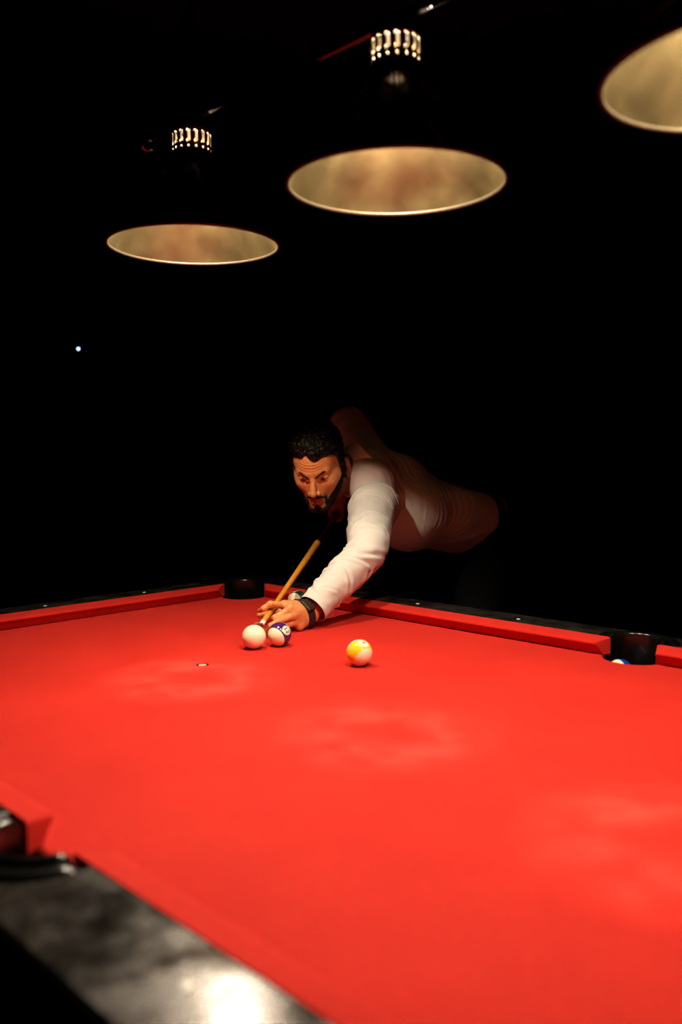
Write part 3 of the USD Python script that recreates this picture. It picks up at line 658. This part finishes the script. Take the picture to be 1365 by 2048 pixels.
def sleeve(ctrl, rads, n=170, m=110, crease=None, seed=0, cuff=True):
    c = spline(ctrl, n); rad = np.interp(np.linspace(0, 1, n), *rads); v = []
    tang = np.gradient(c, axis=0); x = frame_of(tang[0])[0]
    th = np.linspace(0, 2*np.pi, m, endpoint=False)
    for i in range(n):
        t = unit(tang[i]); x = unit(x - t*(x@t)); y = np.cross(t, x); v.append(c[i] + rad[i]*(np.cos(th)[:, None]*x + np.sin(th)[:, None]*y))
    v = np.vstack(v); f = np.array([[i*m+j, i*m+(j+1) % m, (i+1)*m+(j+1) % m, (i+1)*m+j] for i in range(n-1) for j in range(m)])
    v0, f0 = arr((v, f)); nn = vnormals(v0, f0); s = np.repeat(np.linspace(0, 1, n), m); a = np.tile(th, n)
    if crease is not None: v0 = v0 + nn*crease(s, a, v0)[:, None]
    if cuff:                                                     # the cloth turns in at the cuff
        e = v0[-m:]; ce = e.mean(0); t = unit(tang[-1]); k = len(v0)
        v0 = np.vstack([v0, ce + (e-ce)*.965 + t*.0008, ce + (e-ce)*.93 - t*.004, ce + (e-ce)*.90 - t*.05])
        add = [[k-m+j + q*m, k-m+(j+1) % m + q*m, k+(j+1) % m + q*m, k+j + q*m] for q in range(3) for j in range(m)]
        f0 = np.vstack([f0, arr((v0, np.array(add)))[1]])
    return v0, f0
CR = [(rnd.uniform(*q), rnd.uniform(0, 6.28), rnd.uniform(-.07, .07), rnd.uniform(.006, .012), rnd.uniform(.5, 1.2), rnd.uniform(.0024, .0050))
      for q, n_ in (((.06, .24), 10), ((.30, .66), 18), ((.68, .96), 18)) for _ in range(n_)]
def crease(s, a, p):
    d = .007*(meshkit.noise(p*15., 11)-.5) + .003*(meshkit.noise(p*np.array([34., 34., 60.]), 12)-.5)
    for s0, a0, sl_, w, aw, k in CR:                             # short slanting creases
        da = (a-a0+math.pi) % (2*math.pi) - math.pi; x = (s-s0-sl_*np.sin(da))/w
        d = d + k*(np.exp(-((x-1.3)/1.1)**2) - 1.1*np.exp(-x*x) + .6*np.exp(-((x+1.5)/1.3)**2))*np.exp(-(da/aw)**2)
    return d*np.clip((1-s)/.04, 0.2, 1)
CUFF = np.array([0.5579, 1.0720, 0.0502])
sl = sleeve([LSH + (LEL-LSH)*.03 + np.array([-.012, .01, .002]), LSH + (LEL-LSH)*.10 + np.array([-.004, .004, .002]), LSH + (LEL-LSH)*.26, LSH + (LEL-LSH)*.6, LEL + np.array([.004, .006, -.006]), LEL + (CUFF-LEL)*.5 + np.array([.004, 0, -.004]), CUFF],
            ([0, .05, .12, .25, .5, .68, .83, .94, 1], [.050, .066, .077, .076, .064, .056, .050, .044, .043]), crease=crease)
obj('sleeve', sl, 'shirt_cotton', st_, smooth=True)
def crease2(s, a, p): return .008*(meshkit.noise(p*16., 21)-.5) + .003*np.sin(2*np.pi*(s*9+.3*np.sin(a)))*np.exp(-((s-.5)/.2)**2)
sl = sleeve([RSH + unit(RSH-REL)*.02, RSH + (REL-RSH)*.5, REL + np.array([-.006, .004, .008]), REL + (RWR-REL)*.5, RWR + (REL-RWR)*.12],
            ([0, .2, .5, .7, 1], [.070, .072, .062, .054, .044]), n=110, m=72, crease=crease2)
obj('sleeve', sl, 'shirt_cotton', st_, smooth=True)
# collar: a stand round the neck, open at the throat, with the leaf folded down
fx = unit(h2w((.0, 1, 0)) - HC); fx = unit(fx - ax*(fx@ax)); fy = np.cross(ax, fx)
cp = [(.066, .014), (.0655, -.006), (.066, -.022), (.0695, -.0285), (.0755, -.0265), (.085, -.006), (.0945, .012), (.0925, .0145), (.083, .000), (.0735, -.018), (.0695, -.017), (.0692, .014)]
th = np.radians(np.linspace(32, 328, 70)); v = []
for i, t in enumerate(th):
    op = max(0, 1-min(i, 69-i)/9.)
    for r, h in cp: v.append(base + (r+.012*op)*(math.cos(t)*fx + math.sin(t)*fy) + ax*(h + .030*op + .003*math.sin(3*t)))
k = len(cp); f = [[i*k+j, i*k+(j+1) % k, (i+1)*k+(j+1) % k, (i+1)*k+j] for i in range(69) for j in range(k)]
v, f = arr((np.array(v), np.array(f))); e_ = [[0, j, j+1] for j in range(1, k-1)]; f = np.vstack([f, e_, [[69*k, 69*k+b+0, 69*k+a] for _, a, b in e_]])
obj('collar', (v, f), 'shirt_cotton', st_, smooth=50)

# --- trousers, belt, shoes
def pants(p):
    d = rc(p, PEL+A2*.062, PEL-A2*.062, .121)
    d = smin(d, rc(p, PEL + A2*.062 - SPD*.03, PEL - A2*.062 - SPD*.03, .112), .02)
    for a, b, c in ((LH, LK, LA), (RH, RK, RA)):
        d = smin(d, rc(p, a, b, .098, .074), .05); d = smin(d, rc(p, b, c - (0, 0, -.02), .074, .062), .03)
    return np.maximum(d, (PEL - SPD*.05 - p)@unit((.05, .62, -.78)))
pv, pf = relax(nets(pants, (-.08, 1.72, -.76), (.62, 2.56, .40), .010), 3)
nn = vnormals(pv, pf); pv = pv + nn*(.010*(meshkit.noise(pv*11., 31)-.5))[:, None]
tr = obj('trousers', (pv, pf), 'trouser_black', man, smooth=True)
def belt(p):
    o = torso(p, .012); return np.maximum(np.maximum(o, -torso(p, .006)), np.abs((p - (PEL - SPD*.045))@SPD) - .017)
bv_, bf_ = nets(belt, (.05, 1.92, -.02), (.60, 2.18, .42), .0045)
obj('belt', relax((bv_, bf_), 2), 'shoe_leather', tr, smooth=True)
for a, yaw in ((LA, -1.35), (RA, -1.75)):
    fd = np.array([math.cos(yaw), math.sin(yaw), 0]); c = np.array([a[0], a[1], -Z0])
    def shoe(p):
        d = rc(p, c - fd*.05 + (0, 0, .038), c + fd*.05 + (0, 0, .040), .036, .040)
        d = smin(d, rc(p, c + fd*.06 + (0, 0, .034), c + fd*.165 + (0, 0, .022), .040, .026), .03)
        d = smin(d, rc(p, c - fd*.01 + (0, 0, .06), a, .040, .044), .03)
        return np.maximum(np.maximum(d, -(p[..., 2]+Z0)), p[..., 2] + Z0 - .13)
    m_ = nets(shoe, c + (-.24, -.26, -.01), c + (.24, .26, .15), .006); obj('shoe', relax(m_, 2), 'shoe_leather', man, smooth=40)

# --- watch on the bridge arm's wrist
wc = np.array([0.5493, 1.0494, 0.0389]); wa = unit(np.array([0.5558, 1.0154, 0.0470]) - np.array([0.5517, 1.1053, 0.0626]))
topd = np.array([0.6224, -0.1529, 0.7676]); topd = unit(topd - wa*(topd@wa)); sided = np.cross(wa, topd)
def strap(p):
    o = bridge(p); return np.maximum(np.maximum(o - .0030, -o - .004), np.abs((p-wc)@wa) - .0105)
wt = obj('watch', relax(nets(strap, wc-.055, wc+.055, .0017), 1), 'watch_strap', man, smooth=40, label='black watch with a dark rectangular face')
ts = np.linspace(0, .06, 241); bo = bridge(np.array([wc + topd*t for t in ts], np.float32)); wr = float(ts[np.argmax(bo > .003)])
def oriented(sx, sy, sz, c, bev=.002):
    b = m3.Manifold.cube((sx-2*bev, sy-2*bev, sz-2*bev), True); b = m3.Manifold.minkowski_sum(b, m3.Manifold.sphere(bev, 12)); v, f = arr(b)
    return c + v[:, 0:1]*sided + v[:, 1:2]*wa + v[:, 2:3]*topd, f
obj('watch_case', oriented(.037, .0245, .009, wc + topd*(wr+.001)), 'watch_strap', wt, smooth=40)
obj('watch_screen', oriented(.031, .0195, .0024, wc + topd*(wr+.0055), .0008), 'watch_glass', wt, smooth=40)
